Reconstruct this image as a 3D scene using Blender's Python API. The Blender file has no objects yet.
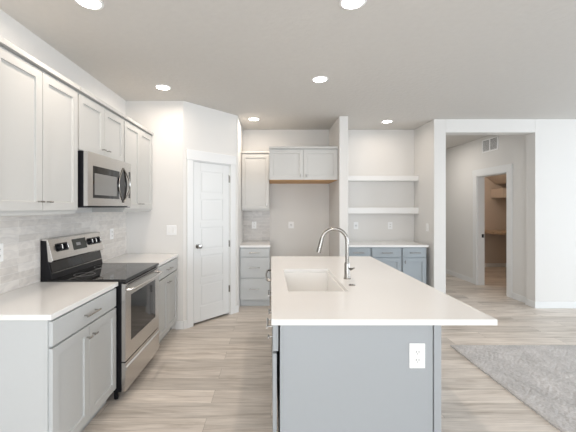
import bpy, bmesh, math, random
from mathutils import Vector, Matrix
random.seed(4)
SC = bpy.context.scene
COL = SC.collection
PI = math.pi

# ---------------------------------------------------------------- camera, light, exposure
CAMH = 1.48
cam_data = bpy.data.cameras.new('camera')
cam_data.sensor_width = 36.0
cam_data.lens = 36.0 * 330.0 / 576.0
cam_data.shift_x = (288 - 271) / 576.0
cam_data.shift_y = -(216 - 207) / 576.0
cam_data.clip_start = 0.05
cam = bpy.data.objects.new('camera', cam_data)
cam.location = (0, 0, CAMH)
cam.rotation_euler = (PI / 2, 0, 0)
COL.objects.link(cam)
SC.camera = cam

world = bpy.data.worlds.new('world')
SC.world = world
world.use_nodes = True
wbg = world.node_tree.nodes['Background']
wbg.inputs[0].default_value = (0.80, 0.90, 1.0, 1)
wbg.inputs[1].default_value = 1.2

SC.view_settings.view_transform = 'Standard'
SC.view_settings.look = 'None'
SC.view_settings.gamma = 1.0
SC.view_settings.use_curve_mapping = False
SC.view_settings.exposure = 0.70


def area(name, loc, rot, sx, sy, power, color):
    l = bpy.data.lights.new(name, 'AREA')
    l.shape = 'RECTANGLE'
    l.size = sx
    l.size_y = sy
    l.energy = power
    l.color = color
    o = bpy.data.objects.new(name, l)
    o.location = loc
    o.rotation_euler = rot
    COL.objects.link(o)
    return o


# daylight entering through the windows (behind the camera and on the right side of the room)
area('daylight_rear', (0.2, -2.75, 1.35), (PI / 2, 0, 0), 3.6, 2.0, 68, (0.95, 0.97, 1.0))
area('daylight_rear_living', (5.2, -2.75, 1.45), (PI / 2, 0, 0), 3.2, 1.9, 22, (0.86, 0.93, 1.0))
area('daylight_side', (7.55, 1.2, 1.45), (PI / 2, 0, PI / 2), 4.4, 1.9, 120, (0.82, 0.91, 1.0))

# ---------------------------------------------------------------- materials
def new_mat(name):
    m = bpy.data.materials.new(name)
    m.use_nodes = True
    nt = m.node_tree
    b = nt.nodes['Principled BSDF']
    return m, nt, b


def nd(nt, t, **kw):
    n = nt.nodes.new(t)
    for k, v in kw.items():
        setattr(n, k, v)
    return n


def rgba(c):
    return (c[0], c[1], c[2], 1)


def paint(name, col, rough=0.5, bump=0.0, bscale=60, var=0.02, spec=0.5):
    m, nt, b = new_mat(name)
    tc = nd(nt, 'ShaderNodeTexCoord')
    no = nd(nt, 'ShaderNodeTexNoise')
    no.inputs['Scale'].default_value = bscale
    no.inputs['Detail'].default_value = 4
    nt.links.new(tc.outputs['Object'], no.inputs['Vector'])
    mx = nd(nt, 'ShaderNodeMix', data_type='RGBA')
    mx.inputs[6].default_value = rgba([c * (1 - var) for c in col])
    mx.inputs[7].default_value = rgba([min(1, c * (1 + var)) for c in col])
    nt.links.new(no.outputs['Fac'], mx.inputs[0])
    nt.links.new(mx.outputs[2], b.inputs['Base Color'])
    b.inputs['Roughness'].default_value = rough
    b.inputs['Specular IOR Level'].default_value = spec
    if bump > 0:
        bp = nd(nt, 'ShaderNodeBump')
        bp.inputs['Strength'].default_value = bump
        bp.inputs['Distance'].default_value = 0.01
        nt.links.new(no.outputs['Fac'], bp.inputs['Height'])
        nt.links.new(bp.outputs[0], b.inputs['Normal'])
    return m


def metal(name, col, rough=0.3, stretch=(1, 1, 60), aniso=True):
    m, nt, b = new_mat(name)
    tc = nd(nt, 'ShaderNodeTexCoord')
    mp = nd(nt, 'ShaderNodeMapping')
    mp.inputs['Scale'].default_value = stretch
    no = nd(nt, 'ShaderNodeTexNoise')
    no.inputs['Scale'].default_value = 8
    nt.links.new(tc.outputs['Object'], mp.inputs[0])
    nt.links.new(mp.outputs[0], no.inputs['Vector'])
    mr = nd(nt, 'ShaderNodeMapRange')
    mr.inputs[3].default_value = rough * 0.93
    mr.inputs[4].default_value = rough * 1.08
    nt.links.new(no.outputs['Fac'], mr.inputs[0])
    nt.links.new(mr.outputs[0], b.inputs['Roughness'])
    b.inputs['Base Color'].default_value = rgba(col)
    b.inputs['Metallic'].default_value = 1.0
    return m


def emit(name, col, strength):
    m, nt, b = new_mat(name)
    b.inputs['Base Color'].default_value = rgba(col)
    b.inputs['Emission Color'].default_value = rgba(col)
    b.inputs['Emission Strength'].default_value = strength
    return m


def tile_mat(name, plane, c1, c2, grout):
    """marble running-bond tile; plane 'yz' or 'xz'"""
    m, nt, b = new_mat(name)
    tc = nd(nt, 'ShaderNodeTexCoord')
    sp = nd(nt, 'ShaderNodeSeparateXYZ')
    cb = nd(nt, 'ShaderNodeCombineXYZ')
    nt.links.new(tc.outputs['Object'], sp.inputs[0])
    nt.links.new(sp.outputs[1 if plane == 'yz' else 0], cb.inputs[0])
    nt.links.new(sp.outputs[2], cb.inputs[1])
    br = nd(nt, 'ShaderNodeTexBrick')
    br.offset = 0.5
    br.inputs['Scale'].default_value = 1.0
    br.inputs['Brick Width'].default_value = 0.305
    br.inputs['Row Height'].default_value = 0.0515
    br.inputs['Mortar Size'].default_value = 0.0018
    br.inputs['Mortar Smooth'].default_value = 0.3
    br.inputs['Bias'].default_value = 0.0
    br.inputs['Color1'].default_value = rgba(c1)
    br.inputs['Color2'].default_value = rgba(c2)
    br.inputs['Mortar'].default_value = rgba(grout)
    nt.links.new(cb.outputs[0], br.inputs['Vector'])
    mp = nd(nt, 'ShaderNodeMapping')
    mp.inputs['Scale'].default_value = (1, 1, 2.2)
    nt.links.new(tc.outputs['Object'], mp.inputs[0])
    no = nd(nt, 'ShaderNodeTexNoise')
    no.inputs['Scale'].default_value = 8.0
    no.inputs['Detail'].default_value = 7
    no.inputs['Distortion'].default_value = 1.4
    nt.links.new(mp.outputs[0], no.inputs['Vector'])
    rp = nd(nt, 'ShaderNodeValToRGB')
    rp.color_ramp.elements[0].position = 0.36
    rp.color_ramp.elements[0].color = (0.88, 0.875, 0.87, 1)
    rp.color_ramp.elements[1].position = 0.62
    rp.color_ramp.elements[1].color = (1.02, 1.015, 1.0, 1)
    nt.links.new(no.outputs['Fac'], rp.inputs[0])
    mx = nd(nt, 'ShaderNodeMix', data_type='RGBA', blend_type='MULTIPLY')
    mx.inputs[0].default_value = 1.0
    nt.links.new(br.outputs['Color'], mx.inputs[6])
    nt.links.new(rp.outputs[0], mx.inputs[7])
    nt.links.new(mx.outputs[2], b.inputs['Base Color'])
    b.inputs['Roughness'].default_value = 0.28
    bp = nd(nt, 'ShaderNodeBump')
    bp.inputs['Strength'].default_value = 0.35
    bp.inputs['Distance'].default_value = 0.002
    bp.invert = True
    nt.links.new(br.outputs['Fac'], bp.inputs['Height'])
    nt.links.new(bp.outputs[0], b.inputs['Normal'])
    return m


def floor_mat():
    m, nt, b = new_mat('greige_plank')
    tc = nd(nt, 'ShaderNodeTexCoord')
    br = nd(nt, 'ShaderNodeTexBrick')
    br.offset = 0.37
    br.offset_frequency = 2
    br.inputs['Scale'].default_value = 1.0
    br.inputs['Brick Width'].default_value = 1.22
    br.inputs['Row Height'].default_value = 0.178
    br.inputs['Mortar Size'].default_value = 0.0012
    br.inputs['Mortar Smooth'].default_value = 0.2
    br.inputs['Bias'].default_value = 0.0
    br.inputs['Color1'].default_value = (0.0, 0.0, 0.0, 1)
    br.inputs['Color2'].default_value = (1, 1, 1, 1)
    br.inputs['Mortar'].default_value = (0.0, 0.0, 0.0, 1)
    nt.links.new(tc.outputs['Object'], br.inputs['Vector'])
    # grain offset by plank tone so neighbouring planks differ
    sc = nd(nt, 'ShaderNodeVectorMath', operation='SCALE')
    sc.inputs['Scale'].default_value = 7.0
    nt.links.new(br.outputs['Color'], sc.inputs[0])
    ad = nd(nt, 'ShaderNodeVectorMath', operation='ADD')
    nt.links.new(tc.outputs['Object'], ad.inputs[0])
    nt.links.new(sc.outputs[0], ad.inputs[1])
    mp = nd(nt, 'ShaderNodeMapping')
    mp.inputs['Scale'].default_value = (0.9, 9.0, 1)
    nt.links.new(ad.outputs[0], mp.inputs[0])
    no = nd(nt, 'ShaderNodeTexNoise')
    no.inputs['Scale'].default_value = 2.2
    no.inputs['Detail'].default_value = 8
    no.inputs['Roughness'].default_value = 0.62
    no.inputs['Distortion'].default_value = 0.6
    nt.links.new(mp.outputs[0], no.inputs['Vector'])
    mp2 = nd(nt, 'ShaderNodeMapping')
    mp2.inputs['Scale'].default_value = (2.0, 55.0, 1)
    nt.links.new(ad.outputs[0], mp2.inputs[0])
    n2 = nd(nt, 'ShaderNodeTexNoise')
    n2.inputs['Scale'].default_value = 2.0
    n2.inputs['Detail'].default_value = 4
    nt.links.new(mp2.outputs[0], n2.inputs['Vector'])
    rp = nd(nt, 'ShaderNodeValToRGB')
    e = rp.color_ramp.elements
    e[0].position = 0.30
    e[0].color = (0.45, 0.39, 0.33, 1)
    e[1].position = 0.66
    e[1].color = (0.76, 0.70, 0.635, 1)
    md = e.new(0.47)
    md.color = (0.635, 0.575, 0.515, 1)
    nt.links.new(no.outputs['Fac'], rp.inputs[0])
    # plank to plank tone
    mr = nd(nt, 'ShaderNodeMapRange')
    mr.inputs[3].default_value = 0.84
    mr.inputs[4].default_value = 1.13
    nt.links.new(br.outputs['Color'], mr.inputs[0])
    m1 = nd(nt, 'ShaderNodeMix', data_type='RGBA', blend_type='MULTIPLY')
    m1.inputs[0].default_value = 1.0
    nt.links.new(rp.outputs[0], m1.inputs[6])
    nt.links.new(mr.outputs[0], m1.inputs[7])
    mr2 = nd(nt, 'ShaderNodeMapRange')
    mr2.inputs[1].default_value = 0.3
    mr2.inputs[2].default_value = 0.7
    mr2.inputs[3].default_value = 0.86
    mr2.inputs[4].default_value = 1.11
    nt.links.new(n2.outputs['Fac'], mr2.inputs[0])
    m2 = nd(nt, 'ShaderNodeMix', data_type='RGBA', blend_type='MULTIPLY')
    m2.inputs[0].default_value = 1.0
    nt.links.new(m1.outputs[2], m2.inputs[6])
    nt.links.new(mr2.outputs[0], m2.inputs[7])
    # joint lines
    m3 = nd(nt, 'ShaderNodeMix', data_type='RGBA')
    m3.inputs[7].default_value = (0.27, 0.23, 0.19, 1)
    nt.links.new(br.outputs['Fac'], m3.inputs[0])
    nt.links.new(m2.outputs[2], m3.inputs[6])
    nt.links.new(m3.outputs[2], b.inputs['Base Color'])
    b.inputs['Roughness'].default_value = 0.42
    bp = nd(nt, 'ShaderNodeBump')
    bp.inputs['Strength'].default_value = 0.15
    bp.inputs['Distance'].default_value = 0.002
    nt.links.new(n2.outputs['Fac'], bp.inputs['Height'])
    nt.links.new(bp.outputs[0], b.inputs['Normal'])
    return m


def carpet_mat():
    m, nt, b = new_mat('carpet_pile')
    tc = nd(nt, 'ShaderNodeTexCoord')
    n1 = nd(nt, 'ShaderNodeTexNoise')
    n1.inputs['Scale'].default_value = 70
    n1.inputs['Detail'].default_value = 3
    n2 = nd(nt, 'ShaderNodeTexNoise')
    n2.inputs['Scale'].default_value = 5
    n2.inputs['Detail'].default_value = 5
    nt.links.new(tc.outputs['Object'], n1.inputs['Vector'])
    nt.links.new(tc.outputs['Object'], n2.inputs['Vector'])
    r1 = nd(nt, 'ShaderNodeValToRGB')
    r1.color_ramp.elements[0].position = 0.3
    r1.color_ramp.elements[0].color = (0.44, 0.42, 0.405, 1)
    r1.color_ramp.elements[1].position = 0.7
    r1.color_ramp.elements[1].color = (0.60, 0.575, 0.56, 1)
    nt.links.new(n1.outputs['Fac'], r1.inputs[0])
    r2 = nd(nt, 'ShaderNodeMapRange')
    r2.inputs[1].default_value = 0.35
    r2.inputs[2].default_value = 0.65
    r2.inputs[3].default_value = 0.86
    r2.inputs[4].default_value = 1.08
    nt.links.new(n2.outputs['Fac'], r2.inputs[0])
    mx = nd(nt, 'ShaderNodeMix', data_type='RGBA', blend_type='MULTIPLY')
    mx.inputs[0].default_value = 1
    nt.links.new(r1.outputs[0], mx.inputs[6])
    nt.links.new(r2.outputs[0], mx.inputs[7])
    nt.links.new(mx.outputs[2], b.inputs['Base Color'])
    b.inputs['Roughness'].default_value = 1.0
    b.inputs['Specular IOR Level'].default_value = 0.1
    b.inputs['Sheen Weight'].default_value = 0.2
    return m


M = {}
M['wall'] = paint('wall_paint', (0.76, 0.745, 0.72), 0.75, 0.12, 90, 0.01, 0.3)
M['ceil'] = paint('ceiling_paint', (0.66, 0.64, 0.61), 0.9, 0.35, 22, 0.03, 0.2)  # wall paint darkened: the ceiling's shade is put into the colour
M['trim'] = paint('trim_paint', (0.80, 0.805, 0.80), 0.4, var=0.01)
M['door'] = paint('door_paint', (0.77, 0.78, 0.775), 0.4, var=0.01)
M['upper'] = paint('warm_grey_cabinet_paint', (0.56, 0.555, 0.535), 0.42, var=0.01)  # cabinet grey with warm lamp light tinted into the colour
M['base'] = paint('cool_grey_cabinet_paint', (0.565, 0.58, 0.58), 0.42, var=0.01)  # same cabinet grey, cool daylight tinted in
M['island'] = paint('island_grey_paint', (0.37, 0.39, 0.405), 0.45, var=0.01)  # bluish daylight is mixed into the island's grey
M['blue'] = paint('blue_grey_cabinet_paint', (0.345, 0.385, 0.415), 0.45, var=0.01)  # cabinet grey again, blue cast of daylight put into the colour
M['quartz'] = paint('cream_quartz', (0.86, 0.85, 0.835), 0.16, var=0.02, bscale=300)
M['sink'] = paint('white_composite', (0.90, 0.89, 0.87), 0.25, var=0.01)
M['shelf'] = paint('shelf_paint', (0.84, 0.835, 0.82), 0.45, var=0.01)
M['floor'] = floor_mat()
M['carpet'] = carpet_mat()
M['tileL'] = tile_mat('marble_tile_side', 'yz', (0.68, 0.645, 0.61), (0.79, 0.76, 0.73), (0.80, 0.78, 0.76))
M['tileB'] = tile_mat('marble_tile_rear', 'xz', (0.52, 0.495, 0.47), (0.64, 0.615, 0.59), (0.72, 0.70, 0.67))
M['steel'] = metal('stainless_steel', (0.62, 0.605, 0.585), 0.26, (1, 1, 50))
M['chrome'] = metal('brushed_nickel', (0.44, 0.43, 0.41), 0.22, (1, 1, 1))
M['faucet'] = metal('faucet_steel', (0.33, 0.315, 0.295), 0.24, (1, 1, 1))
M['black'] = paint('black_enamel', (0.008, 0.008, 0.010), 0.3, var=0.05, spec=0.2)
M['dark'] = paint('dark_gap', (0.03, 0.03, 0.035), 0.6, var=0.05)
M['glass'] = paint('black_glass', (0.008, 0.008, 0.009), 0.05, var=0.01, spec=0.5)
M['wood'] = paint('raw_birch', (0.62, 0.36, 0.16), 0.6, var=0.08, bscale=12)
M['shelfwood'] = paint('closet_shelf_wood', (0.50, 0.38, 0.27), 0.6, var=0.08, bscale=12)
M['plastic'] = paint('white_plastic', (0.90, 0.90, 0.895), 0.35, var=0.005)
M['slot'] = paint('slot_dark', (0.12, 0.12, 0.12), 0.6, var=0.05)
M['slotgrey'] = paint('vent_shade', (0.28, 0.28, 0.28), 0.6, var=0.05)
M['lens'] = emit('lamp_lens', (1.0, 0.96, 0.90), 9.0)
M['screen'] = paint('door_screen', (0.22, 0.215, 0.205), 0.15, var=0.05, spec=0.8)  # lighter grey carries the reflection in the microwave window
M['led'] = emit('led_blue', (0.25, 0.45, 0.9), 0.8)
M['disp'] = paint('display_glass', (0.035, 0.038, 0.033), 0.15, var=0.3, bscale=80, spec=0.3)
M['closet'] = paint('closet_wall_paint', (0.62, 0.54, 0.47), 0.8, var=0.01)
M['tread'] = paint('window_frame_white', (0.8, 0.8, 0.8), 0.4)
gm, gnt, gb = new_mat('clear_glass')
gb.inputs['Base Color'].default_value = (1, 1, 1, 1)
gb.inputs['Roughness'].default_value = 0.0
gb.inputs['Transmission Weight'].default_value = 1.0
M['pane'] = gm

# ---------------------------------------------------------------- helpers
class MB:
    def __init__(self):
        self.bm = bmesh.new()

    def box(self, x0, x1, y0, y1, z0, z1):
        vs = [self.bm.verts.new(p) for p in ((x0, y0, z0), (x1, y0, z0), (x1, y1, z0), (x0, y1, z0),
                                             (x0, y0, z1), (x1, y0, z1), (x1, y1, z1), (x0, y1, z1))]
        for f in ((0, 3, 2, 1), (4, 5, 6, 7), (0, 1, 5, 4), (1, 2, 6, 5), (2, 3, 7, 6), (3, 0, 4, 7)):
            self.bm.faces.new([vs[i] for i in f])
        return self

    def prism(self, pts, axis, a0, a1):
        """extrude a 2D outline along an axis. axis 'x': pts are (y,z); 'y': (x,z); 'z': (x,y)"""
        def P(p, a):
            return {'x': (a, p[0], p[1]), 'y': (p[0], a, p[1]), 'z': (p[0], p[1], a)}[axis]
        A = [self.bm.verts.new(P(p, a0)) for p in pts]
        B = [self.bm.verts.new(P(p, a1)) for p in pts]
        n = len(pts)
        self.bm.faces.new(A)
        self.bm.faces.new(B[::-1])
        for i in range(n):
            j = (i + 1) % n
            self.bm.faces.new((A[i], B[i], B[j], A[j]))
        return self

    def cyl(self, p0, p1, r0, r1=None, n=20):
        r1 = r0 if r1 is None else r1
        p0, p1 = Vector(p0), Vector(p1)
        d = (p1 - p0).normalized()
        up = Vector((0, 0, 1)) if abs(d.z) < 0.9 else Vector((1, 0, 0))
        u = d.cross(up).normalized()
        v = d.cross(u)
        A, B = [], []
        for i in range(n):
            a = 2 * PI * i / n
            k = u * math.cos(a) + v * math.sin(a)
            A.append(self.bm.verts.new(p0 + k * r0))
            B.append(self.bm.verts.new(p1 + k * r1))
        self.bm.faces.new(A)
        self.bm.faces.new(B[::-1])
        for i in range(n):
            j = (i + 1) % n
            self.bm.faces.new((A[i], B[i], B[j], A[j]))
        return self

    def lathe(self, prof, n=32, axis='z', c=(0, 0, 0)):
        """prof: list of (r, h); closed at ends when r==0"""
        rings = []
        for r, h in prof:
            ring = []
            cnt = 1 if r < 1e-6 else n
            for i in range(cnt):
                a = 2 * PI * i / n
                p = (r * math.cos(a), r * math.sin(a), h)
                if axis == 'y':
                    p = (p[0], p[2], p[1])
                if axis == 'x':
                    p = (p[2], p[0], p[1])
                ring.append(self.bm.verts.new((p[0] + c[0], p[1] + c[1], p[2] + c[2])))
            rings.append(ring)
        for a, b in zip(rings, rings[1:]):
            for i in range(n):
                j = (i + 1) % n
                if len(a) == 1 and len(b) == 1:
                    continue
                if len(a) == 1:
                    self.bm.faces.new((a[0], b[i], b[j]))
                elif len(b) == 1:
                    self.bm.faces.new((a[i], a[j], b[0]))
                else:
                    self.bm.faces.new((a[i], a[j], b[j], b[i]))
        return self

    def tube(self, pts, rad, n=14):
        pts = [Vector(p) for p in pts]
        rads = rad if isinstance(rad, (list, tuple)) else [rad] * len(pts)
        prev = None
        u = None
        for i, p in enumerate(pts):
            if i == 0:
                d = pts[1] - p
            elif i == len(pts) - 1:
                d = p - pts[i - 1]
            else:
                d = (pts[i + 1] - pts[i - 1])
            d.normalize()
            if u is None:
                up = Vector((0, 0, 1)) if abs(d.z) < 0.9 else Vector((0, 1, 0))
                u = d.cross(up).normalized()
            else:
                u = (u - d * u.dot(d)).normalized()
            v = d.cross(u)
            ring = [self.bm.verts.new(p + (u * math.cos(2 * PI * k / n) + v * math.sin(2 * PI * k / n)) * rads[i])
                    for k in range(n)]
            if prev is None:
                self.bm.faces.new(ring)
            else:
                for k in range(n):
                    j = (k + 1) % n
                    self.bm.faces.new((prev[k], prev[j], ring[j], ring[k]))
            prev = ring
        self.bm.faces.new(prev[::-1])
        return self

    def build(self, name, mat, parent=None, loc=None, bevel=0.0, smooth=False, seg=2):
        bmesh.ops.recalc_face_normals(self.bm, faces=self.bm.faces)
        me = bpy.data.meshes.new(name)
        self.bm.to_mesh(me)
        self.bm.free()
        me.materials.append(mat)
        if smooth:
            for p in me.polygons:
                p.use_smooth = True
        o = bpy.data.objects.new(name, me)
        COL.objects.link(o)
        if parent:
            o.parent = parent
        if loc is not None:
            o.location = loc
        if bevel > 0:
            b = o.modifiers.new('bevel', 'BEVEL')
            b.width = bevel
            b.segments = seg
            b.limit_method = 'ANGLE'
            b.angle_limit = math.radians(50)
        if smooth:
            try:
                me.set_sharp_from_angle(angle=math.radians(40))
            except Exception:
                pass
        return o


def tag(o, label=None, cat=None, group=None, kind=None):
    if label:
        o['label'] = label
    if cat:
        o['category'] = cat
    if group:
        o['group'] = group
    if kind:
        o['kind'] = kind
    return o


def thing(name, label, cat, loc=(0, 0, 0), rz=0, group=None):
    o = bpy.data.objects.new(name, None)
    o.empty_display_size = 0.1
    COL.objects.link(o)
    o.location = loc
    o.rotation_euler = (0, 0, rz)
    return tag(o, label, cat, group)


def copy_tree(o, parent=None):
    c = o.copy()
    COL.objects.link(c)
    c.parent = parent
    for ch in list(o.children):
        copy_tree(ch, c)
    return c


def struct(name, mb, mat, bevel=0, **kw):
    o = mb.build(name, mat, bevel=bevel, **kw)
    o['kind'] = 'structure'
    return o


def shaker(x0, x1, z0, z1, y, t=0.020, rail=0.056, rec=0.011):
    """shaker front: front face at y (facing -y), thickness t"""
    mb = MB()
    bm = mb.bm
    def ring(a, yy):
        return [bm.verts.new(p) for p in ((x0 + a, yy, z0 + a), (x1 - a, yy, z0 + a), (x1 - a, yy, z1 - a), (x0 + a, yy, z1 - a))]
    r0 = ring(0, y + t)
    r1 = ring(0, y)
    r2 = ring(rail, y)
    r3 = ring(rail + 0.002, y + rec)
    bm.faces.new(r0)
    for a, b in ((r0, r1), (r1, r2), (r2, r3)):
        for i in range(4):
            j = (i + 1) % 4
            bm.faces.new((a[i], a[j], b[j], b[i]))
    bm.faces.new(r3)
    return mb


def slab(x0, x1, z0, z1, y, t=0.020):
    return MB().box(x0, x1, y, y + t, z0, z1)


def t_knob(parent, x, y, z, vertical=False, name='knob'):
    mb = MB()
    mb.cyl((x, y, z), (x, y - 0.024, z), 0.005, n=10)
    if vertical:
        mb.cyl((x, y - 0.026, z - 0.026), (x, y - 0.026, z + 0.026), 0.0055, n=10)
    else:
        mb.cyl((x - 0.019, y - 0.026, z), (x + 0.019, y - 0.026, z), 0.0055, n=10)
    return tag(mb.build(name, M['chrome'], parent, smooth=True), 'brushed nickel T shaped knob')


def bar_pull(parent, x, y, z, L=0.16):
    mb = MB()
    for s in (-1, 1):
        mb.cyl((x + s * L * 0.38, y, z), (x + s * L * 0.38, y - 0.03, z), 0.0045, n=10)
    mb.cyl((x - L / 2, y - 0.031, z), (x + L / 2, y - 0.031, z), 0.006, n=12)
    return tag(mb.build('pull', M['chrome'], parent, smooth=True), 'brushed nickel bar pull')


FT = 0.020  # front thickness

def base_cabinet(label, loc, rz, w, fronts, mat, depth=0.60, h=0.884, group=None, name='base_cabinet', toe=0.10, skin=None):
    t = thing(name, label, 'cabinet', loc, rz, group)
    MB().prism([(FT, toe), (FT + 0.06, toe), (FT + 0.06, 0.0), (depth, 0.0), (depth, h), (FT, h)], 'x', 0, w).build(
        'body', mat, t, bevel=0.0015)
    for f in fronts:
        add_front(t, f, mat)
    return t


def add_front(t, f, mat):
    kind, x0, x1, z0, z1, hx, hz = f
    if kind == 'door':
        d = shaker(x0, x1, z0, z1, 0.0).build('door', mat, t, bevel=0.001)
        t_knob(d, hx, 0.0, hz)
    elif kind == 'vdoor':
        d = shaker(x0, x1, z0, z1, 0.0).build('door', mat, t, bevel=0.001)
        t_knob(d, hx, 0.0, hz, True)
    else:
        d = slab(x0, x1, z0, z1, 0.0).build('drawer', mat, t, bevel=0.0015)
        bar_pull(d, hx, 0.0, hz)
    return d


def wall_cabinet(label, loc, rz, w, z0, z1, depth, mat, ndoors, vertical=False, underside=None, knob_side=None, rail_h=0.028, group=None):
    t = thing('wall_cabinet', label, 'cabinet', (loc[0], loc[1], loc[2] + z0), rz, group)
    H = z1 - z0
    MB().box(0, w, FT, depth, 0.012 if underside else 0.0, H).build('body', mat, t, bevel=0.001)
    # small top moulding
    MB().box(-0.001, w + 0.001, -0.016, depth - 0.004, H - 0.004, H + 0.026).build('top_moulding', mat, t, bevel=0.002)
    if underside:
        tag(MB().box(0.004, w - 0.004, FT + 0.004, depth, 0.0, 0.012).build('underside', underside, t), 'unpainted wood underside')
        b0 = 0.006
    else:
        b0 = rail_h
    dw = w / ndoors
    for k in range(ndoors):
        x0 = k * dw + 0.0025
        x1 = (k + 1) * dw - 0.0025
        d = shaker(x0, x1, b0, H - 0.020, 0.0).build('door', mat, t, bevel=0.001)
        side = knob_side if knob_side else ('r' if k == 0 else 'l')
        if ndoors == 2 and knob_side is None:
            side = 'r' if k == 0 else 'l'
        kx = (x1 - 0.038) if side == 'r' else (x0 + 0.038)
        t_knob(d, kx, 0.0, b0 + 0.055, vertical)
    return t


# ---------------------------------------------------------------- the setting
H = 2.768
WL = -1.76          # left wall face
YS = 4.0            # stub wall face beside the pantry
YB = 5.50           # back wall face
YF = 4.83           # face of the wall with the opening
AX = 2.385           # alcove side wall / left jamb
JX = 2.560          # opening left
OX = 3.868           # opening right
HX = 3.92           # hall side wall
RX = 7.7            # room right side
RY = -2.9           # room rear side

struct('floor', MB().box(-2.2, 8.2, -3.2, 9.4, -0.12, 0.0), M['floor'])
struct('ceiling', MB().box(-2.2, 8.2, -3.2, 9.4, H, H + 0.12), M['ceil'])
struct('wall_left', MB().box(WL - 0.14, WL, RY, YB + 0.14, 0, H), M['wall'])
struct('wall_stub', MB().box(WL, -1.065, YS, YS + 0.12, 0, H), M['wall'])
struct('wall_pantry_return', MB().box(-0.585, -0.465, 4.64, YB, 0, H), M['wall'], bevel=0.006)
struct('wall_back', MB().box(WL, JX, YB, YB + 0.14, 0, H), M['wall'])
struct('wall_fin', MB().box(0.970, 1.094, 4.68, YB, 0, H), M['wall'], bevel=0.006)
struct('wall_alcove', MB().box(AX, JX, YF, YB, 0, H), M['wall'], bevel=0.006)
struct('wall_hall_left', MB().box(JX - 0.14, JX, YB + 0.14, 9.2, 0, H), M['wall'])
# wall with the big opening: header and right hand part
struct('wall_front_right', MB().box(OX, RX + 0.14, YF, YF + 0.18, 0, H).box(JX, OX, YF, YF + 0.18, 2.572, H), M['wall'], bevel=0.004)
# hall side wall with the closet doorway
CY0, CY1, CZ = 5.47, 6.27, 2.06
struct('wall_hall_right', MB().box(HX, HX + 0.12, YF + 0.18, CY0, 0, H).box(HX, HX + 0.12, CY1, 9.2, 0, H)
       .box(HX, HX + 0.12, CY0, CY1, CZ, H), M['wall'])
struct('wall_hall_end', MB().box(JX, HX, 9.0, 9.14, 0, H), M['wall'])
# closet behind it
struct('wall_closet_back', MB().box(HX + 0.12, 7.0, 8.14, 8.26, 0, H), M['closet'])
struct('wall_closet_right', MB().box(6.9, 7.02, YF + 0.18, 8.14, 0, H), M['closet'])
struct('ceiling_closet', MB().prism([(HX + 0.121, 2.72), (4.7, 2.66), (5.53, 2.05), (6.9, 2.05), (6.9, 2.75), (HX + 0.121, 2.75)], 'y', YF + 0.2, 8.14), M['closet'])

# diagonal pantry wall in a local frame: u along the wall, v into the pantry
P0 = Vector((-1.065, 4.0, 0))
P1 = Vector((-0.465, 4.66, 0))
DL = (P1 - P0).length
DA = math.atan2(P1.y - P0.y, P1.x - P0.x)
DU0, DU1, DZ = 0.136, 0.740, 2.062
dw = struct('wall_diagonal', MB().box(0.0, DU0, 0, 0.11, 0, H).box(DU1, DL, 0, 0.11, 0, H).box(DU0, DU1, 0, 0.11, DZ, H), M['wall'])
dw.location = P0
dw.rotation_euler = (0, 0, DA)
# casing around the pantry door
cs = struct('trim_1', MB().box(DU0 - 0.088, DU0, -0.018, 0.0, 0, DZ).box(DU1, DU1 + 0.088, -0.018, 0.0, 0, DZ)
            .box(DU0 - 0.096, DU1 + 0.096, -0.022, 0.0, DZ, DZ + 0.125)
            .box(DU0 - 0.0, DU0 + 0.012, 0.0, 0.11, 0, DZ).box(DU1 - 0.012, DU1, 0.0, 0.11, 0, DZ).box(DU0 + 0.012, DU1 - 0.012, 0, 0.11, DZ - 0.012, DZ),
            M['trim'], bevel=0.002)
cs.location = P0
cs.rotation_euler = (0, 0, DA)

# five-panel pantry door
d0, d1, dz0, dz1 = DU0 + 0.015, DU1 - 0.015, 0.026, DZ - 0.015
mb = MB()
mb.box(d0, d1, 0.010, 0.040, dz0, dz1)
st = 0.105
mb.box(d0, d0 + st, 0.002, 0.010, dz0, dz1).box(d1 - st, d1, 0.002, 0.010, dz0, dz1)
rails = [dz0]
ph = (dz1 - dz0 - 0.19 - 0.11 - 4 * 0.075) / 5
zz = dz0
mb.box(d0 + st, d1 - st, 0.002, 0.010, zz, zz + 0.19)
zz += 0.19
for k in range(5):
    # raised centre field of the panel
    mb.box(d0 + st + 0.022, d1 - st - 0.022, 0.004, 0.0101, zz + 0.022, zz + ph - 0.022)
    zz += ph
    rh = 0.075 if k < 4 else 0.11
    mb.box(d0 + st, d1 - st, 0.002, 0.010, zz, zz + rh)
    zz += rh
door1 = struct('door_1', mb, M['door'], bevel=0.0025)
door1.location = P0
door1.rotation_euler = (0, 0, DA)
tag(MB().lathe([(0.0, 0.0), (0.031, 0.0), (0.031, -0.008), (0.012, -0.012), (0.011, -0.03), (0.024, -0.04), (0.029, -0.052), (0.024, -0.066), (0.0, -0.07)],
           n=24, axis='y', c=(d0 + 0.062, 0.002, 0.985)).build('door_knob', M['chrome'], door1, smooth=True), 'brushed nickel round door knob')
for hz in (0.36, 0.98, 1.86):
    mb = MB().cyl((d1 + 0.004, -0.008, hz - 0.045), (d1 + 0.004, -0.008, hz + 0.045), 0.006, n=10)
    mb.box(d1 - 0.006, d1 + 0.010, -0.004, 0.002, hz - 0.045, hz + 0.045)
    if hz > 1.5:
        mb.cyl((d1 + 0.004, -0.008, hz + 0.048), (d1 - 0.05, -0.045, hz + 0.05), 0.004, n=8)
    mb.build('hinge', M['chrome'], door1)

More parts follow.
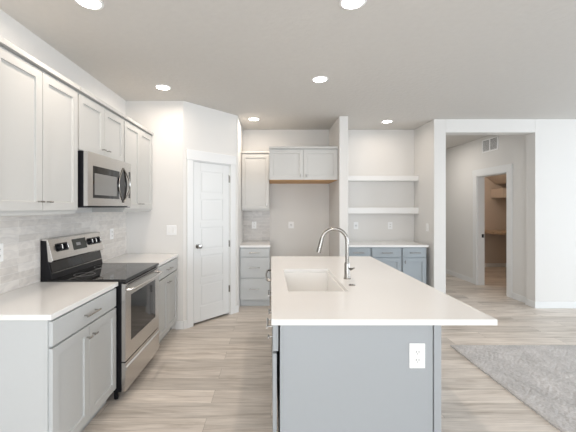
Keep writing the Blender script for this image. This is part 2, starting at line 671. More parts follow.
# baseboards
bh, bt = 0.095, 0.014
struct('baseboard_right', MB().box(OX, RX, YF - bt, YF, 0, bh), M['trim'], bevel=0.002)
struct('baseboard_jamb_right', MB().box(OX - bt, OX, YF - bt, YF + 0.18, 0, bh), M['trim'], bevel=0.002)
struct('baseboard_hall_right', MB().box(HX - bt, HX, YF + 0.18, CY0 - 0.115, 0, bh).box(HX - bt, HX, CY1 + 0.115, 9.0, 0, bh), M['trim'], bevel=0.002)
struct('baseboard_hall_end', MB().box(JX, HX - bt, 9.0 - bt, 9.0, 0, bh), M['trim'])
struct('baseboard_jamb_left', MB().box(AX - bt, JX + bt, YF - bt, YF, 0, bh).box(JX, JX + bt, YF, 9.0, 0, bh), M['trim'], bevel=0.002)
struct('baseboard_closet', MB().box(HX + 0.12, 6.9, 8.14 - bt, 8.14, 0, bh), M['trim'])
struct('baseboard_fin', MB().box(0.970 - bt, 1.094, 4.68 - bt, 4.68, 0, bh).box(0.970 - bt, 0.970, 4.68, YB - bt, 0, bh), M['trim'], bevel=0.002)
struct('baseboard_back', MB().box(0.0, 0.970 - bt, YB - bt, YB, 0, bh), M['trim'])
bd = struct('baseboard_diagonal', MB().box(0.0, DU0 - 0.090, -bt, 0, 0, bh).box(DU1 + 0.090, DL, -bt, 0, 0, bh), M['trim'])
bd.location = P0
bd.rotation_euler = (0, 0, DA)
struct('baseboard_stub', MB().box(-1.155, -1.065, YS - bt, YS, 0, bh), M['trim'], bevel=0.002)

# closet doorway casing and jambs
struct('trim_2', MB().box(HX - 0.018, HX, CY0 - 0.115, CY0, 0, CZ).box(HX - 0.018, HX, CY1, CY1 + 0.115, 0, CZ)
       .box(HX - 0.022, HX, CY0 - 0.123, CY1 + 0.123, CZ, CZ + 0.125)
       .box(HX, HX + 0.13, CY1 - 0.014, CY1, 0, CZ).box(HX, HX + 0.13, CY0, CY0 + 0.014, 0, CZ)
       .box(HX, HX + 0.13, CY0 + 0.014, CY1 - 0.014, CZ - 0.014, CZ), M['trim'], bevel=0.002)
sp = MB().box(HX + 0.075, HX + 0.115, CY1 - 0.0155, CY1 - 0.014, 0.90, 0.965).build('strike_plate', M['black'])
tag(sp, 'dark strike plate in the jamb of the closet doorway', 'strike plate')

# room behind the camera: window walls
def window_wall(name, axis, c0, c1, a0, a1, openings):
    """wall slab between a0 and a1 with rectangular openings [(b0,b1,z0,z1)]"""
    mb = MB()
    def bx(b0, b1, z0, z1):
        if axis == 'y':
            mb.box(b0, b1, c0, c1, z0, z1)
        else:
            mb.box(c0, c1, b0, b1, z0, z1)
    cur = a0
    for (b0, b1, z0, z1) in openings:
        bx(cur, b0, 0, H)
        if z0 > 0:
            bx(b0, b1, 0, z0)
        bx(b0, b1, z1, H)
        cur = b1
    bx(cur, a1, 0, H)
    return struct(name, mb, M['wall'])


window_wall('wall_rear', 'y', RY - 0.14, RY, WL - 0.14, RX + 0.14, [(-1.6, 2.0, 0.05, 2.35), (3.6, 6.8, 0.5, 2.4)])
window_wall('wall_right', 'x', RX, RX + 0.14, RY, YF, [(-1.0, 3.4, 0.5, 2.4)])

def window(name, axis, c, b0, b1, z0, z1, n):
    mb = MB()
    g = MB()
    w = 0.05
    def bx(m, p0, p1, q0, q1, t0, t1):
        if axis == 'y':
            m.box(p0, p1, c + t0, c + t1, q0, q1)
        else:
            m.box(c + t0, c + t1, p0, p1, q0, q1)
    bx(mb, b0, b1, z0, z0 + w, 0, 0.06)
    bx(mb, b0, b1, z1 - w, z1, 0, 0.06)
    for k in range(n + 1):
        p = b0 + (b1 - b0 - w) * k / n
        bx(mb, p, p + w, z0 + w, z1 - w, 0, 0.06)
    fr = struct(name, mb, M['tread'])
    bx(g, b0 + w, b1 - w, z0 + w, z1 - w, 0.02, 0.026)
    g.build('pane', M['pane'], fr)


window('window_1', 'y', RY - 0.12, -1.6, 2.0, 0.05, 2.35, 2)
window('window_2', 'y', RY - 0.12, 3.6, 6.8, 0.5, 2.4, 3)
window('window_3', 'x', RX + 0.06, -1.0, 3.4, 0.5, 2.4, 4)

# carpet inset (living room side)
mb = MB()
bm = mb.bm
cx0, cx1, cy0, cy1 = 1.905, 6.3, -1.0, 3.51
nx, ny = 200, 205
grid = []
for j in range(ny + 1):
    row = []
    for i in range(nx + 1):
        x = cx0 + (cx1 - cx0) * i / nx
        y = cy0 + (cy1 - cy0) * j / ny
        edge = i in (0, nx) or j in (0, ny)
        z = 0.012 if edge else 0.016 + random.uniform(-0.002, 0.002)
        if edge:
            x += random.uniform(-0.004, 0.004)
            y += random.uniform(-0.004, 0.004)
        row.append(bm.verts.new((x, y, z)))
    grid.append(row)
for j in range(ny):
    for i in range(nx):
        bm.faces.new((grid[j][i], grid[j][i + 1], grid[j + 1][i + 1], grid[j + 1][i]))
# skirt down to the floor
def skirt(vs):
    low = [bm.verts.new((v.co.x, v.co.y, 0.0)) for v in vs]
    for a in range(len(vs) - 1):
        bm.faces.new((vs[a], vs[a + 1], low[a + 1], low[a]))
skirt(grid[0]); skirt(grid[-1]); skirt([r[0] for r in grid]); skirt([r[-1] for r in grid])
carpet = mb.build('carpet', M['carpet'], smooth=False)
tag(carpet, 'plush grey carpet lying on the plank floor right of the island', 'carpet')

# ---------------------------------------------------------------- recessed lights
def downlight(x, y, label, power):
    t = thing('recessed_light', label, 'ceiling light', (x, y, H), 0, 'recessed ceiling lights')
    MB().lathe([(0.066, 0.0), (0.084, 0.0), (0.084, -0.003), (0.078, -0.006), (0.068, -0.005), (0.066, 0.0)], n=40).build('trim_ring', M['plastic'], t, smooth=True)
    tag(MB().lathe([(0.0, -0.001), (0.067, -0.001), (0.067, -0.004), (0.0, -0.004)], n=40).build('lens', M['lens'], t), 'glowing white lens')
    l = bpy.data.lights.new('lamp', 'AREA')
    l.shape = 'DISK'
    l.size = 0.12
    l.energy = power
    l.spread = 3.0
    l.color = (1.0, 0.86, 0.73)
    o = bpy.data.objects.new('lamp', l)
    o.parent = t
    o.location = (0, 0, -0.012)
    COL.objects.link(o)


DP = 3.9
downlight(-1.142, 2.07, 'round ceiling light at the top left corner, above the left counter', DP)
downlight(0.514, 2.07, 'large round ceiling light at the top centre, above the near end of the island', DP)
downlight(-1.161, 3.55, 'round ceiling light near the left wall, before the pantry corner', 3.0)
downlight(0.494, 3.326, 'round ceiling light above the far end of the island', DP)
downlight(-0.249, 4.83, 'small ceiling light in front of the narrow wall cabinet by the pantry', 3.2)
downlight(1.747, 4.97, 'small ceiling light in front of the floating shelves', 1.8)
# lamp in the closet
cl = bpy.data.lights.new('closet_lamp', 'POINT')
cl.energy = 10
cl.color = (1.0, 0.82, 0.66)
cl.shadow_soft_size = 0.1
clo = bpy.data.objects.new('closet_lamp', cl)
clo.location = (4.7, 6.9, 2.4)
COL.objects.link(clo)

# unseen fill light added to brighten the hall, no fixture
area('hall_lamp', (3.0, 6.6, H - 0.02), (0, 0, 0), 0.3, 0.3, 7, (1.0, 0.95, 0.89))

# ---------------------------------------------------------------- left run
R90 = PI / 2
FX = -1.165   # face of the base fronts
CE = -1.155   # counter edge
UX = -1.437   # face of the upper doors
GAPZ = 0.735
w = 0.748
y0 = 1.748
base_cabinet('cool grey base cabinet with one wide drawer, left of the stove nearest the camera', (FX, y0, 0), R90, w, [
    ('drawer', 0.012, w - 0.012, 0.735, 0.868, w / 2, 0.802),
    ('door', 0.012, w / 2 - 0.002, 0.115, 0.722, w / 2 - 0.034, 0.655),
    ('door', w / 2 + 0.002, w - 0.012, 0.115, 0.722, w / 2 + 0.034, 0.655)], M['base'], depth=0.593)
w2 = 0.732
base_cabinet('grey base cabinet with drawer and doors between the stove and the pantry', (-1.132, 3.266, 0), R90, w2, [
    ('drawer', 0.012, w2 - 0.012, 0.735, 0.868, w2 / 2, 0.802),
    ('door', 0.012, w2 / 2 - 0.002, 0.115, 0.722, w2 / 2 - 0.034, 0.655),
    ('door', w2 / 2 + 0.002, w2 - 0.012, 0.115, 0.722, w2 / 2 + 0.034, 0.655)], M['base'], depth=0.626)

tag(MB().box(WL + 0.002, CE, 1.733, 2.496, 0.884, 0.914).build('countertop', M['quartz'], bevel=0.002),
    'cream quartz countertop on the cabinet left of the stove, nearest the camera', 'countertop')
tag(MB().box(WL + 0.002, -1.120, 3.262, 3.998, 0.884, 0.914).build('countertop', M['quartz'], bevel=0.002),
    'cream quartz countertop between the stove and the pantry wall', 'countertop')
tag(MB().box(WL + 0.0005, WL + 0.010, 1.69, 3.999, 0.9145, 1.428).build('tile_backsplash', M['tileL']),
    'long pale marble tile backsplash behind the stove on the left wall', 'backsplash')

UD = -WL + UX - 0.001
UD = UX - WL - 0.001
wall_cabinet('tall two-door wall cabinet left of the microwave', (UX, 1.700, 0), R90, 0.757, 1.43, 2.352, UD, M['upper'], 2)
wall_cabinet('short two-door wall cabinet above the microwave', (UX, 2.474, 0), R90, 0.750, 1.905, 2.352, UD, M['upper'], 2, rail_h=0.006)
wall_cabinet('two-door wall cabinet between the microwave and the pantry wall', (UX, 3.241, 0), R90, 0.756, 1.43, 2.352, UD, M['upper'], 2)

# ---------------------------------------------------------------- microwave
mw = thing('microwave', 'stainless over-the-range microwave mounted above the stove', 'microwave', (-1.375, 2.474, 1.475), R90)
W, Hm, D = 0.758, 0.427, 0.375
MB().box(0.0, W, 0.03, D, 0.006, Hm).build('body', M['black'], mw, bevel=0.002)
dr = MB()
bm = dr.bm
# door frame as four bars around the window
wx0, wx1, wz0, wz1 = 0.070, 0.520, 0.075, 0.325
dr.box(0.0, wx0, -0.002, 0.03, 0.014, Hm - 0.002).box(wx1, 0.60, -0.002, 0.03, 0.014, Hm - 0.002)
dr.box(wx0, wx1, -0.002, 0.03, 0.014, wz0).box(wx0, wx1, -0.002, 0.03, wz1, Hm - 0.002)
door = dr.build('door', M['steel'], mw)
win = MB().box(wx0, wx1, 0.001, 0.012, wz0, wz1).build('window', M['glass'], door)
tag(MB().box(wx0 + 0.03, wx1 - 0.05, 0.0002, 0.001, wz0 + 0.025, wz1 - 0.055).build('screen', M['screen'], win), 'grey mesh screen in the glass')
fr = MB()
fr.box(0.602, W, -0.002, 0.03, 0.014, Hm - 0.002)
cp = fr.build('control_panel', M['steel'], mw, bevel=0.001)
tag(MB().box(0.712, 0.745, -0.004, -0.002, 0.09, 0.345).build('keypad', M['glass'], cp), 'black glass keypad')
# bowed crescent handle: two arcs meeting at the ends
def arc(w, out, n=18, z0=0.05, z1=0.365):
    return [(0.590 + w * math.sin(PI * k / n), -0.006 - out * math.sin(PI * k / n), z0 + (z1 - z0) * k / n) for k in range(n + 1)]
tag(MB().tube(arc(0.088, 0.022), 0.008, n=10).build('handle', M['chrome'], mw, smooth=True), 'curved chrome handle bar')
tag(MB().tube(arc(-0.088, 0.0), 0.0045, n=8).build('handle_trim', M['chrome'], mw, smooth=True), 'thin chrome arc')
A = [(p[0], p[2]) for p in arc(-0.086, 0)]
B = [(p[0], p[2]) for p in arc(0.080, 0)]
tag(MB().prism(A + B[-2:0:-1], 'y', -0.008, -0.002).build('handle_recess', M['glass'], mw), 'black lens shaped panel behind the handle')
MB().box(0.01, W - 0.01, 0.0, D, 0.0, 0.006).build('vent_grille', M['dark'], mw)

# ---------------------------------------------------------------- range
rg = thing('electric_range', 'stainless electric stove with black glass top, between two cabinets', 'stove', (-1.105, 2.500, 0), R90)
W, D = 0.758, 0.642
MB().box(0.002, W - 0.002, 0.029, D, 0.075, 0.905).build('body', M['black'], rg, bevel=0.003)
ct = MB().box(0.0, W, 0.0, D - 0.055, 0.905, 0.930).build('cooktop', M['glass'], rg, bevel=0.004)
for (bx, by, r) in ((0.20, 0.16, 0.11), (0.56, 0.16, 0.085), (0.20, 0.42, 0.075), (0.56, 0.42, 0.10)):
    mb = MB()
    mb.lathe([(r, 0.0), (r, 0.0006), (r + 0.003, 0.0006), (r + 0.003, 0.0), (r, 0.0)], n=48, c=(bx, by, 0.930))
    tag(mb.build('burner_ring', M['slotgrey'], ct), 'thin grey printed ring')
# oven door
wx0, wx1, wz0, wz1 = 0.105, 0.655, 0.43, 0.790
z0, z1 = 0.305, 0.895
dr = MB()
dr.box(0.004, wx0, 0.0, 0.028, z0, z1).box(wx1, W - 0.004, 0.0, 0.028, z0, z1)
dr.box(wx0, wx1, 0.0, 0.028, z0, wz0).box(wx0, wx1, 0.0, 0.028, wz1, z1)
od = dr.build('oven_door', M['steel'], rg)
MB().box(wx0 - 0.0, wx1, 0.004, 0.027, wz0, wz1).build('window', M['glass'], od)
mb = MB()
pts = [(0.03, 0.0, 0.845), (0.036, -0.035, 0.848)]
for k in range(13):
    a = k / 12
    pts.append((0.05 + 0.658 * a, -0.045 - 0.016 * math.sin(PI * a), 0.848))
pts += [(W - 0.036, -0.035, 0.848), (W - 0.03, 0.0, 0.845)]
mb.tube(pts, 0.012, n=12)
tag(mb.build('handle', M['steel'], od, smooth=True), 'stainless bowed bar handle')
MB().box(0.05, W - 0.05, -0.001, 0.001, 0.878, 0.890).build('vent_slot', M['dark'], od)
# storage drawer with a lip
mb = MB()
mb.prism([(0.0, 0.076), (0.0, 0.232), (-0.012, 0.246), (-0.012, 0.262), (0.0, 0.268), (0.0, 0.295), (0.028, 0.295), (0.028, 0.076)], 'x', 0.004, W - 0.004)
MBd = mb.build('storage_drawer', M['steel'], rg)
for fx in (0.05, W - 0.05):
    for fy in (0.09, D - 0.08):
        MB().cyl((fx, fy, 0.0), (fx, fy, 0.078), 0.016, n=16).build('foot', M['black'], rg)
# backguard: lower black console and the slanted stainless control panel
bg = MB()
bg.prism([(D - 0.085, 0.930), (D - 0.052, 0.930), (D - 0.052, 0.905), (D, 0.905), (D, 1.225), (D - 0.045, 1.225), (D - 0.058, 1.075), (D - 0.06, 1.06), (D - 0.075, 0.99)], 'x', 0.0, W)
bgo = bg.build('backguard', M['black'], rg, bevel=0.002)
tag(MB().prism([(D - 0.0745, 0.985), (D - 0.080, 0.985), (D - 0.0655, 1.055), (D - 0.060, 1.055)], 'x', 0.012, W - 0.012)
    .build('lower_glass', M['glass'], bgo), 'glossy black lower strip')
tag(MB().prism([(D - 0.0755, 0.973), (D - 0.085, 0.973), (D - 0.085, 0.978), (D - 0.0755, 0.978)], 'x', 0.012, W - 0.012)
    .build('trim_strip', M['steel'], bgo), 'thin stainless strip')  # steel sliver added to draw the reflected line on the black console
FP = [(D - 0.085, 1.060), (D - 0.095, 1.072), (D - 0.055, 1.232), (D - 0.012, 1.238), (D - 0.010, 1.225), (D - 0.046, 1.222), (D - 0.060, 1.065)]
pn = MB().prism(FP, 'x', -0.002, W + 0.002).build('control_panel', M['steel'], rg, bevel=0.001)
# things on the slanted face; slanted frame
fdir = Vector((0, 0.040, 0.160)).normalized()
fn = Vector((0, -0.160, 0.040)).normalized()
fo = Vector((0, D - 0.095, 1.072))
def on_face(x, s, d=0.0):
    p = fo + fdir * s + fn * d
    return (x, p.y, p.z)
def face_plate(x0, x1, s0, s1, t, name, mat, parent, lab=None, rounded=False):
    mb = MB()
    ang = []
    if rounded:
        r = (s1 - s0) / 2
        for k in range(9):
            a = PI / 2 + PI * k / 8
            ang.append((x0 + r * 0.5 + r * 0.5 * math.cos(a), (s0 + s1) / 2 + r * math.sin(a)))
        for k in range(9):
            a = -PI / 2 + PI * k / 8
            ang.append((x1 - r * 0.5 + r * 0.5 * math.cos(a), (s0 + s1) / 2 + r * math.sin(a)))
    else:
        ang = [(x0, s0), (x1, s0), (x1, s1), (x0, s1)]
    A = [mb.bm.verts.new(on_face(x, s, 0.0)) for x, s in ang]
    B = [mb.bm.verts.new(on_face(x, s, t)) for x, s in ang]
    mb.bm.faces.new(A)
    mb.bm.faces.new(B[::-1])
    for i in range(len(ang)):
        j = (i + 1) % len(ang)
        mb.bm.faces.new((A[i], B[i], B[j], A[j]))
    o = mb.build(name, mat, parent)
    if lab:
        o['label'] = lab
    return o
face_plate(0.29, 0.485, 0.045, 0.138, 0.003, 'display', M['disp'], pn, 'dark glass clock display')
face_plate(0.335, 0.395, 0.080, 0.105, 0.0036, 'digits', M['slotgrey'], pn)
for (x0, x1) in ((0.062, 0.225), (0.505, 0.735)):
    face_plate(x0, x1, 0.060, 0.125, 0.003, 'knob_plate', M['glass'], pn, 'black rounded plate behind the knobs', True)
for kx in (0.105, 0.178, 0.545, 0.610, 0.685):
    k = MB()
    k.cyl(on_face(kx, 0.092, 0.003), on_face(kx, 0.092, 0.026), 0.026, 0.021, n=24)
    a = Vector(on_face(kx, 0.092, 0.026))
    ko = k.build('knob', M['black'], pn, smooth=True)
    g = MB().cyl(on_face(kx, 0.076, 0.030), on_face(kx, 0.112, 0.030), 0.0028, n=8)
    tag(g.build('knob_grip', M['chrome'], ko), 'bright metal grip bar')

# ---------------------------------------------------------------- back wall kitchen cabinets
wb = 0.440
bx0 = -0.462
base_cabinet('narrow grey base cabinet with three drawers beside the pantry door', (bx0, 4.865, 0), 0, wb, [
    ('drawer', 0.010, wb - 0.010, 0.748, 0.868, wb / 2, 0.808),
    ('drawer', 0.010, wb - 0.010, 0.440, 0.735, wb / 2, 0.588),
    ('drawer', 0.010, wb - 0.010, 0.115, 0.427, wb / 2, 0.272)], M['base'], depth=0.63)
tag(MB().box(-0.463, -0.012, 4.850, 5.498, 0.884, 0.914).build('countertop', M['quartz'], bevel=0.002),
    'small quartz countertop on the three-drawer cabinet by the pantry', 'countertop')
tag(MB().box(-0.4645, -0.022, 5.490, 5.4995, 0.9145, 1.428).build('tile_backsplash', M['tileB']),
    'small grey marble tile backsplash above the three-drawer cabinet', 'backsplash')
wall_cabinet('narrow single-door wall cabinet beside the pantry door', (-0.460, 5.175, 0), 0, 0.430, 1.425, 2.328, 0.324, M['upper'], 1, True, knob_side='r')
wall_cabinet('wide two-door cabinet above the empty fridge space', (-0.026, 4.760, 0), 0, 0.990, 1.868, 2.325, 0.739, M['upper'], 2, True, underside=M['wood'])

# alcove cabinets
ya = 4.90
ABX = [1.098, 1.490, 1.945, 2.318]
ALAB = ['blue-grey cabinet under the floating shelves, beside the white fin wall',
        'middle blue-grey cabinet under the floating shelves',
        'blue-grey cabinet with a door, rightmost under the floating shelves']
for i in range(3):
    ww = ABX[i + 1] - ABX[i]
    base_cabinet(ALAB[i], (ABX[i], ya, 0), 0, ww - 0.002, [
        ('drawer', 0.012, ww - 0.014, 0.735, 0.868, ww / 2, 0.802),
        ('vdoor', 0.012, ww - 0.014, 0.115, 0.722, 0.042 if i > 0 else ww - 0.045, 0.665)], M['blue'], depth=0.595, group='blue-grey cabinets in the shelf alcove')
tag(MB().box(1.096, 2.335, ya - 0.014, 5.498, 0.884, 0.914).build('countertop', M['quartz'], bevel=0.002),
    'long white countertop in the alcove under the floating shelves', 'countertop')
tag(MB().box(1.096, AX - 0.001, 5.325, 5.4995, 1.905, 1.985).build('floating_shelf', M['shelf'], bevel=0.003),
    'white floating shelf, upper of the two in the alcove', 'shelf', 'floating shelves in the alcove')
tag(MB().box(1.096, AX - 0.001, 5.325, 5.4995, 1.375, 1.472).build('floating_shelf', M['shelf'], bevel=0.003),
    'white floating shelf, lower of the two, above the outlets', 'shelf', 'floating shelves in the alcove')

# ---------------------------------------------------------------- island
IX0, IX1 = 0.046, 0.864
IY0, IY1 = 1.685, 3.765
isl = thing('kitchen_island', 'grey painted island base under the big cream countertop', 'island', (0, 0, 0))
# body with toe kick on the left, hollow under the sink
SX0, SX1, SY0, SY1 = 0.115, 0.522, 2.215, 3.010
mb = MB()
prof = [(IX0, 0.10), (IX0 + 0.06, 0.10), (IX0 + 0.06, 0.0), (IX1, 0.0), (IX1, 0.884), (IX0, 0.884)]
for (a, b) in ((IY0 + 0.012, SY0 - 0.03), (SY1 + 0.03, 3.055), (3.665, IY1)):
    MB().prism(prof, 'y', a, b).build('carcass', M['island'], isl)
MB().prism([(IX0, 0.10), (IX0 + 0.06, 0.10), (IX0 + 0.06, 0.0), (SX1 + 0.03, 0.0), (SX1 + 0.03, 0.60), (IX0, 0.60)], 'y', SY0 - 0.03, SY1 + 0.03).build('sink_base', M['island'], isl)
MB().box(IX0, IX0 + 0.02, SY0 - 0.03, SY1 + 0.03, 0.60, 0.884).build('sink_apron', M['island'], isl)
MB().box(SX1 + 0.03, IX1, SY0 - 0.03, SY1 + 0.03, 0, 0.884).build('back_panel', M['island'], isl)
MB().box(0.63, IX1, 3.055, 3.665, 0, 0.884).build('back_panel', M['island'], isl)
MB().box(IX0 + 0.012, IX1 - 0.038, IY0, IY0 + 0.012, 0.0, 0.882).build('end_panel', M['island'], isl)
MB().box(IX1 - 0.034, IX1 + 0.003, IY0 - 0.006, IY0 + 0.040, 0.0, 0.882).build('corner_post', M['island'], isl, bevel=0.001)
MB().box(IX0, IX0 + 0.012, IY0 - 0.004, IY0 + 0.016, 0.0, 0.882).build('corner_trim', M['island'], isl, bevel=0.001)
# fronts on the working side (facing -x): build in a rotated child frame by hand
def left_front(y0, y1, z0, z1, kind, hy, hz, parent):
    mb = MB()
    xf = 0.010
    t = 0.028 if kind == 'drawer' else 0.020
    if kind == 'drawer':
        mb.box(xf, xf + t, y0, y1, z0, z1)
        o = mb.build('drawer', M['island'], parent, bevel=0.0015)
        h = MB()
        L = 0.15
        for s in (-1, 1):
            h.cyl((xf, hy + s * L * 0.38, hz), (xf - 0.03, hy + s * L * 0.38, hz), 0.0045, n=10)
        h.cyl((xf - 0.031, hy - L / 2, hz), (xf - 0.031, hy + L / 2, hz), 0.006, n=12)
        tag(h.build('pull', M['chrome'], o, smooth=True), 'brushed nickel bar pull')
    else:
        r = 0.056
        bm = mb.bm
        def ring(a, x):
            return [bm.verts.new(p) for p in ((x, y0 + a, z0 + a), (x, y1 - a, z0 + a), (x, y1 - a, z1 - a), (x, y0 + a, z1 - a))]
        r0, r1, r2, r3 = ring(0, xf + t), ring(0, xf), ring(r, xf), ring(r + 0.002, xf + 0.009)
        bm.faces.new(r0)
        bm.faces.new(r3)
        for a, b in ((r0, r1), (r1, r2), (r2, r3)):
            for i in range(4):
                j = (i + 1) % 4
                bm.faces.new((a[i], a[j], b[j], b[i]))
        o = mb.build('door', M['island'], parent, bevel=0.001)
        h = MB().cyl((xf, hy, hz), (xf - 0.024, hy, hz), 0.005, n=10)
        h.cyl((xf - 0.026, hy - 0.026, hz), (xf - 0.026, hy + 0.026, hz), 0.0055, n=10)
        tag(h.build('knob', M['chrome'], o, smooth=True), 'brushed nickel T shaped knob')
left_front(1.705, 2.150, 0.735, 0.868, 'drawer', 1.93, 0.802, isl)
left_front(1.705, 2.150, 0.115, 0.722, 'door', 2.10, 0.655, isl)
left_front(2.160, 3.050, 0.735, 0.868, 'drawer', 2.60, 0.802, isl)
left_front(2.160, 2.603, 0.115, 0.722, 'door', 2.57, 0.655, isl)
left_front(2.608, 3.050, 0.115, 0.722, 'door', 2.64, 0.655, isl)

# countertop with sink cutout
bm_ = MB()
bm = bm_.bm
TX0, TX1, TY0, TY1 = 0.002, 1.140, 1.660, 3.790
z0, z1 = 0.884, 0.914
def rect(x0, x1, y0, y1, z):
    return [bm.verts.new(p) for p in ((x0, y0, z), (x1, y0, z), (x1, y1, z), (x0, y1, z))]
o1, i1 = rect(TX0, TX1, TY0, TY1, z1), rect(SX0, SX1, SY0, SY1, z1)
o0, i0 = rect(TX0, TX1, TY0, TY1, z0), rect(SX0, SX1, SY0, SY1, z0)
for (a, b) in ((o1, i1), (o0, i0), (o0, o1), (i0, i1)):
    for i in range(4):
        j = (i + 1) % 4
        bm.faces.new((a[i], a[j], b[j], b[i]))
tag(bm_.build('island_countertop', M['quartz'], bevel=0.002), 'large cream quartz countertop with a sink cutout on the island', 'countertop')

# undermount sink
mb = MB()
bm = mb.bm
e = 0.006
prof = [(-0.03, 0.8835), (0.006, 0.8835), (0.010, 0.70), (0.03, 0.672), (0.05, 0.668)]
rings = []
for a, z in prof:
    rings.append(rect(SX0 - e + a, SX1 + e - a, SY0 - e + a, SY1 + e - a, z) if False else
                 [bm.verts.new(p) for p in ((SX0 + a, SY0 + a, z), (SX1 - a, SY0 + a, z), (SX1 - a, SY1 - a, z), (SX0 + a, SY1 - a, z))])
outer = [(0.05, 0.655), (-0.012, 0.66), (-0.012, 0.875), (-0.03, 0.875)]
orings = [[bm.verts.new(p) for p in ((SX0 + a, SY0 + a, z), (SX1 - a, SY0 + a, z), (SX1 - a, SY1 - a, z), (SX0 + a, SY1 - a, z))] for a, z in outer]
bm.faces.new(rings[-1])
bm.faces.new(orings[0])
for seq in (rings, orings):
    for a, b in zip(seq, seq[1:]):
        for i in range(4):
            j = (i + 1) % 4
            bm.faces.new((a[i], a[j], b[j], b[i]))
for i in range(4):
    j = (i + 1) % 4
    bm.faces.new((rings[0][i], rings[0][j], orings[-1][j], orings[-1][i]))
snk = thing('kitchen_sink', 'white rectangular undermount sink set into the island countertop', 'sink', (0, 0, 0))
mb.build('basin', M['sink'], snk, bevel=0.004)
tag(MB().lathe([(0.0, 0.668), (0.0, 0.672), (0.03, 0.671), (0.045, 0.6735), (0.045, 0.668), (0.0, 0.668)], n=32, c=((SX0 + SX1) / 2, 2.62, 0)).build('drain', M['chrome'], snk), 'metal drain strainer')

# faucet
fx, fy, fz = 0.600, 2.60, 0.914
fc = thing('kitchen_faucet', 'tall curved stainless pull-down faucet standing beside the island sink', 'faucet', (fx, fy, fz))
MB().lathe([(0.0, 0.0), (0.028, 0.0), (0.028, 0.006), (0.0235, 0.010), (0.022, 0.03), (0.022, 0.118), (0.019, 0.128), (0.0, 0.128)], n=28).build('faucet_body', M['faucet'], fc, smooth=True)
pts = [(0, 0, 0.12), (0, 0, 0.20), (0, 0, 0.27)]
R = 0.101
cxn = -R
for k in range(1, 19):
    a = PI * 0.95 * k / 18
    pts.append((cxn + R * math.cos(a), 0, 0.293 + R * math.sin(a)))
sp_ = MB().tube(pts, 0.0140, n=16).build('spout', M['faucet'], fc, smooth=True)
end = Vector(pts[-1])
dv = (end - Vector(pts[-2])).normalized()
MB().tube([end - dv * 0.005, end + dv * 0.02, end + dv * 0.085, end + dv * 0.105], [0.0155, 0.0165, 0.0185, 0.0175], n=18).build('spray_head', M['faucet'], fc, smooth=True)
MB().tube([(0.015, 0, 0.075), (0.030, 0, 0.076), (0.034, -0.015, 0.080), (0.036, -0.075, 0.098)], [0.012, 0.012, 0.008, 0.006], n=12).build('lever', M['faucet'], fc, smooth=True)
tag(MB().lathe([(0.0, 0.0), (0.024, 0.0), (0.024, 0.003), (0.018, 0.006), (0.012, 0.0055), (0.0, 0.0055)], n=28, c=(0, 0, 0)).build('air_switch', M['faucet'], loc=(0.585, 2.385, 0.914), smooth=True),
    'small round metal button cap on the countertop in front of the faucet', 'button')

# dishwasher at the far end of the island
dwm = thing('dishwasher', 'dishwasher with a bowed handle built into the far end of the island', 'dishwasher', (0.0, 3.06, 0))
MB().box(0.036, 0.62, 0.002, 0.60, 0.10, 0.875).build('body', M['black'], dwm)
MB().box(0.095, 0.55, 0.01, 0.59, 0.0, 0.10).build('toe_kick', M['black'], dwm)
dd = MB().box(0.006, 0.036, 0.004, 0.598, 0.105, 0.872).build('door', M['steel'], dwm, bevel=0.003)
MB().box(0.003, 0.006, 0.01, 0.592, 0.80, 0.865).build('control_strip', M['glass'], dd)
pts = [(0.006, 0.05, 0.785), (-0.03, 0.055, 0.788)]
for k in range(9):
    a = k / 8
    pts.append((-0.038 - 0.012 * math.sin(PI * a), 0.07 + 0.46 * a, 0.79))
pts += [(-0.03, 0.545, 0.788), (0.006, 0.55, 0.785)]
MB().tube(pts, 0.010, n=12).build('handle', M['chrome'], dd, smooth=True)

# ---------------------------------------------------------------- outlets, switches, vent
def outlet(loc, rz, label, gang=1, kind='duplex', cat='outlet', w=0.074, h=0.118):
    t = thing('electrical_outlet' if cat == 'outlet' else 'light_switch', label, cat, loc, rz)
    ww = w + (gang - 1) * 0.046
    MB().box(-ww / 2, ww / 2, -0.006, 0.0, -h / 2, h / 2).build('cover_plate', M['plastic'], t, bevel=0.0025)
    for g in range(gang):
        cx = (g - (gang - 1) / 2) * 0.046
        if kind == 'rocker':
            MB().prism([(-0.006, -0.032), (-0.012, -0.030), (-0.007, 0.032), (-0.006, 0.032)], 'x', cx - 0.016, cx + 0.016).build('rocker', M['shelf'], t)
        elif kind == 'round':
            r = MB().lathe([(0.0, -0.006), (0.024, -0.006), (0.024, -0.010), (0.0, -0.010)], n=24, axis='y').build('receptacle', M['trim'], t)
            s = MB()
            for sx, sz in ((-0.008, 0.004), (0.008, 0.004), (0, -0.010)):
                s.box(sx - 0.002, sx + 0.002, -0.0105, -0.010, sz - 0.005, sz + 0.005)
            s.build('slots', M['slot'], r)
        else:
            for s_ in (-1, 1):
                r = MB().box(cx - 0.0165, cx + 0.0165, -0.0085, -0.006, s_ * 0.0205 - 0.0145, s_ * 0.0205 + 0.0145).build('receptacle', M['shelf'], t, bevel=0.002)
                s = MB()
                s.box(cx - 0.008, cx - 0.0055, -0.009, -0.0084, s_ * 0.0205 - 0.003, s_ * 0.0205 + 0.007)
                s.box(cx + 0.0055, cx + 0.008, -0.009, -0.0084, s_ * 0.0205 - 0.003, s_ * 0.0205 + 0.006)
                s.box(cx - 0.002, cx + 0.002, -0.009, -0.0084, s_ * 0.0205 - 0.011, s_ * 0.0205 - 0.007)
                s.build('slots', M['slot'], r)
    return t


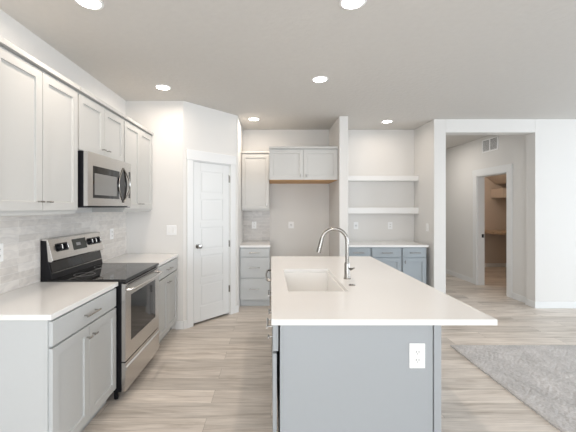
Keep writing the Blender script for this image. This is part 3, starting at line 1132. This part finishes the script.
outlet((0.745, IY0, 0.722), 0, 'white duplex outlet on the end panel of the island', w=0.080, h=0.127)
outlet((WL + 0.010, 3.62, 1.185), R90, 'white outlet on the marble tiles right of the stove')
outlet((WL + 0.010, 2.115, 1.185), R90, 'white outlet on the marble tiles at the left edge of the photo')
outlet((-1.205, YS, 1.20), 0, 'white double light switch on the wall left of the pantry door', gang=2, kind='rocker', cat='switch')
outlet((-0.280, 5.490, 1.18), 0, 'white outlet on the small tile backsplash above the drawer cabinet')
outlet((0.335, YB, 1.18), 0, 'white round-faced outlet on the wall of the empty fridge space', kind='round', w=0.09, h=0.11)
outlet((1.415, YB, 1.17), 0, 'white plate with round socket below the lower shelf, near the fin wall', kind='round')
outlet((1.985, YB, 1.17), 0, 'white duplex outlet below the lower shelf, right one of the alcove pair')
outlet((AX, 5.03, 1.17), -R90, 'white light switch on the side wall of the shelf alcove', kind='rocker', cat='switch')

# return air vent high on the hall wall: local x along y
vt = thing('air_vent', 'white two-section air return grille high on the hall wall', 'vent', (HX, 6.12, 2.475), -R90)
VW, VH = 0.43, 0.235
mb = MB()
mb.box(0, VW, -0.010, 0, 0, 0.022).box(0, VW, -0.010, 0, VH - 0.022, VH).box(0, 0.022, -0.010, 0, 0.022, VH - 0.022).box(VW - 0.022, VW, -0.010, 0, 0.022, VH - 0.022)
mb.box(VW / 2 - 0.009, VW / 2 + 0.009, -0.010, 0, 0.022, VH - 0.022)
mb.build('frame', M['plastic'], vt)
MB().box(0.022, VW - 0.022, -0.002, 0, 0.022, VH - 0.022).build('backing', M['slotgrey'], vt)
for k in range(9):
    z = 0.028 + k * 0.0202
    MB().prism([(-0.009, z), (-0.0075, z), (-0.003, z + 0.009), (-0.0045, z + 0.009)], 'x', 0.022, VW - 0.022).build('slat', M['plastic'], vt)

# closet shelves
tag(MB().box(5.12, 6.899, 7.60, 8.139, 0.85, 0.91).build('closet_counter', M['shelfwood'], bevel=0.002),
    'brown wooden counter shelf inside the closet at waist height', 'shelf')
tag(MB().box(5.42, 6.899, 7.72, 8.139, 1.70, 1.92).build('closet_shelf_box', M['closet'], bevel=0.002),
    'tan boxed ledge high on the closet wall above the counter shelf', 'shelf')
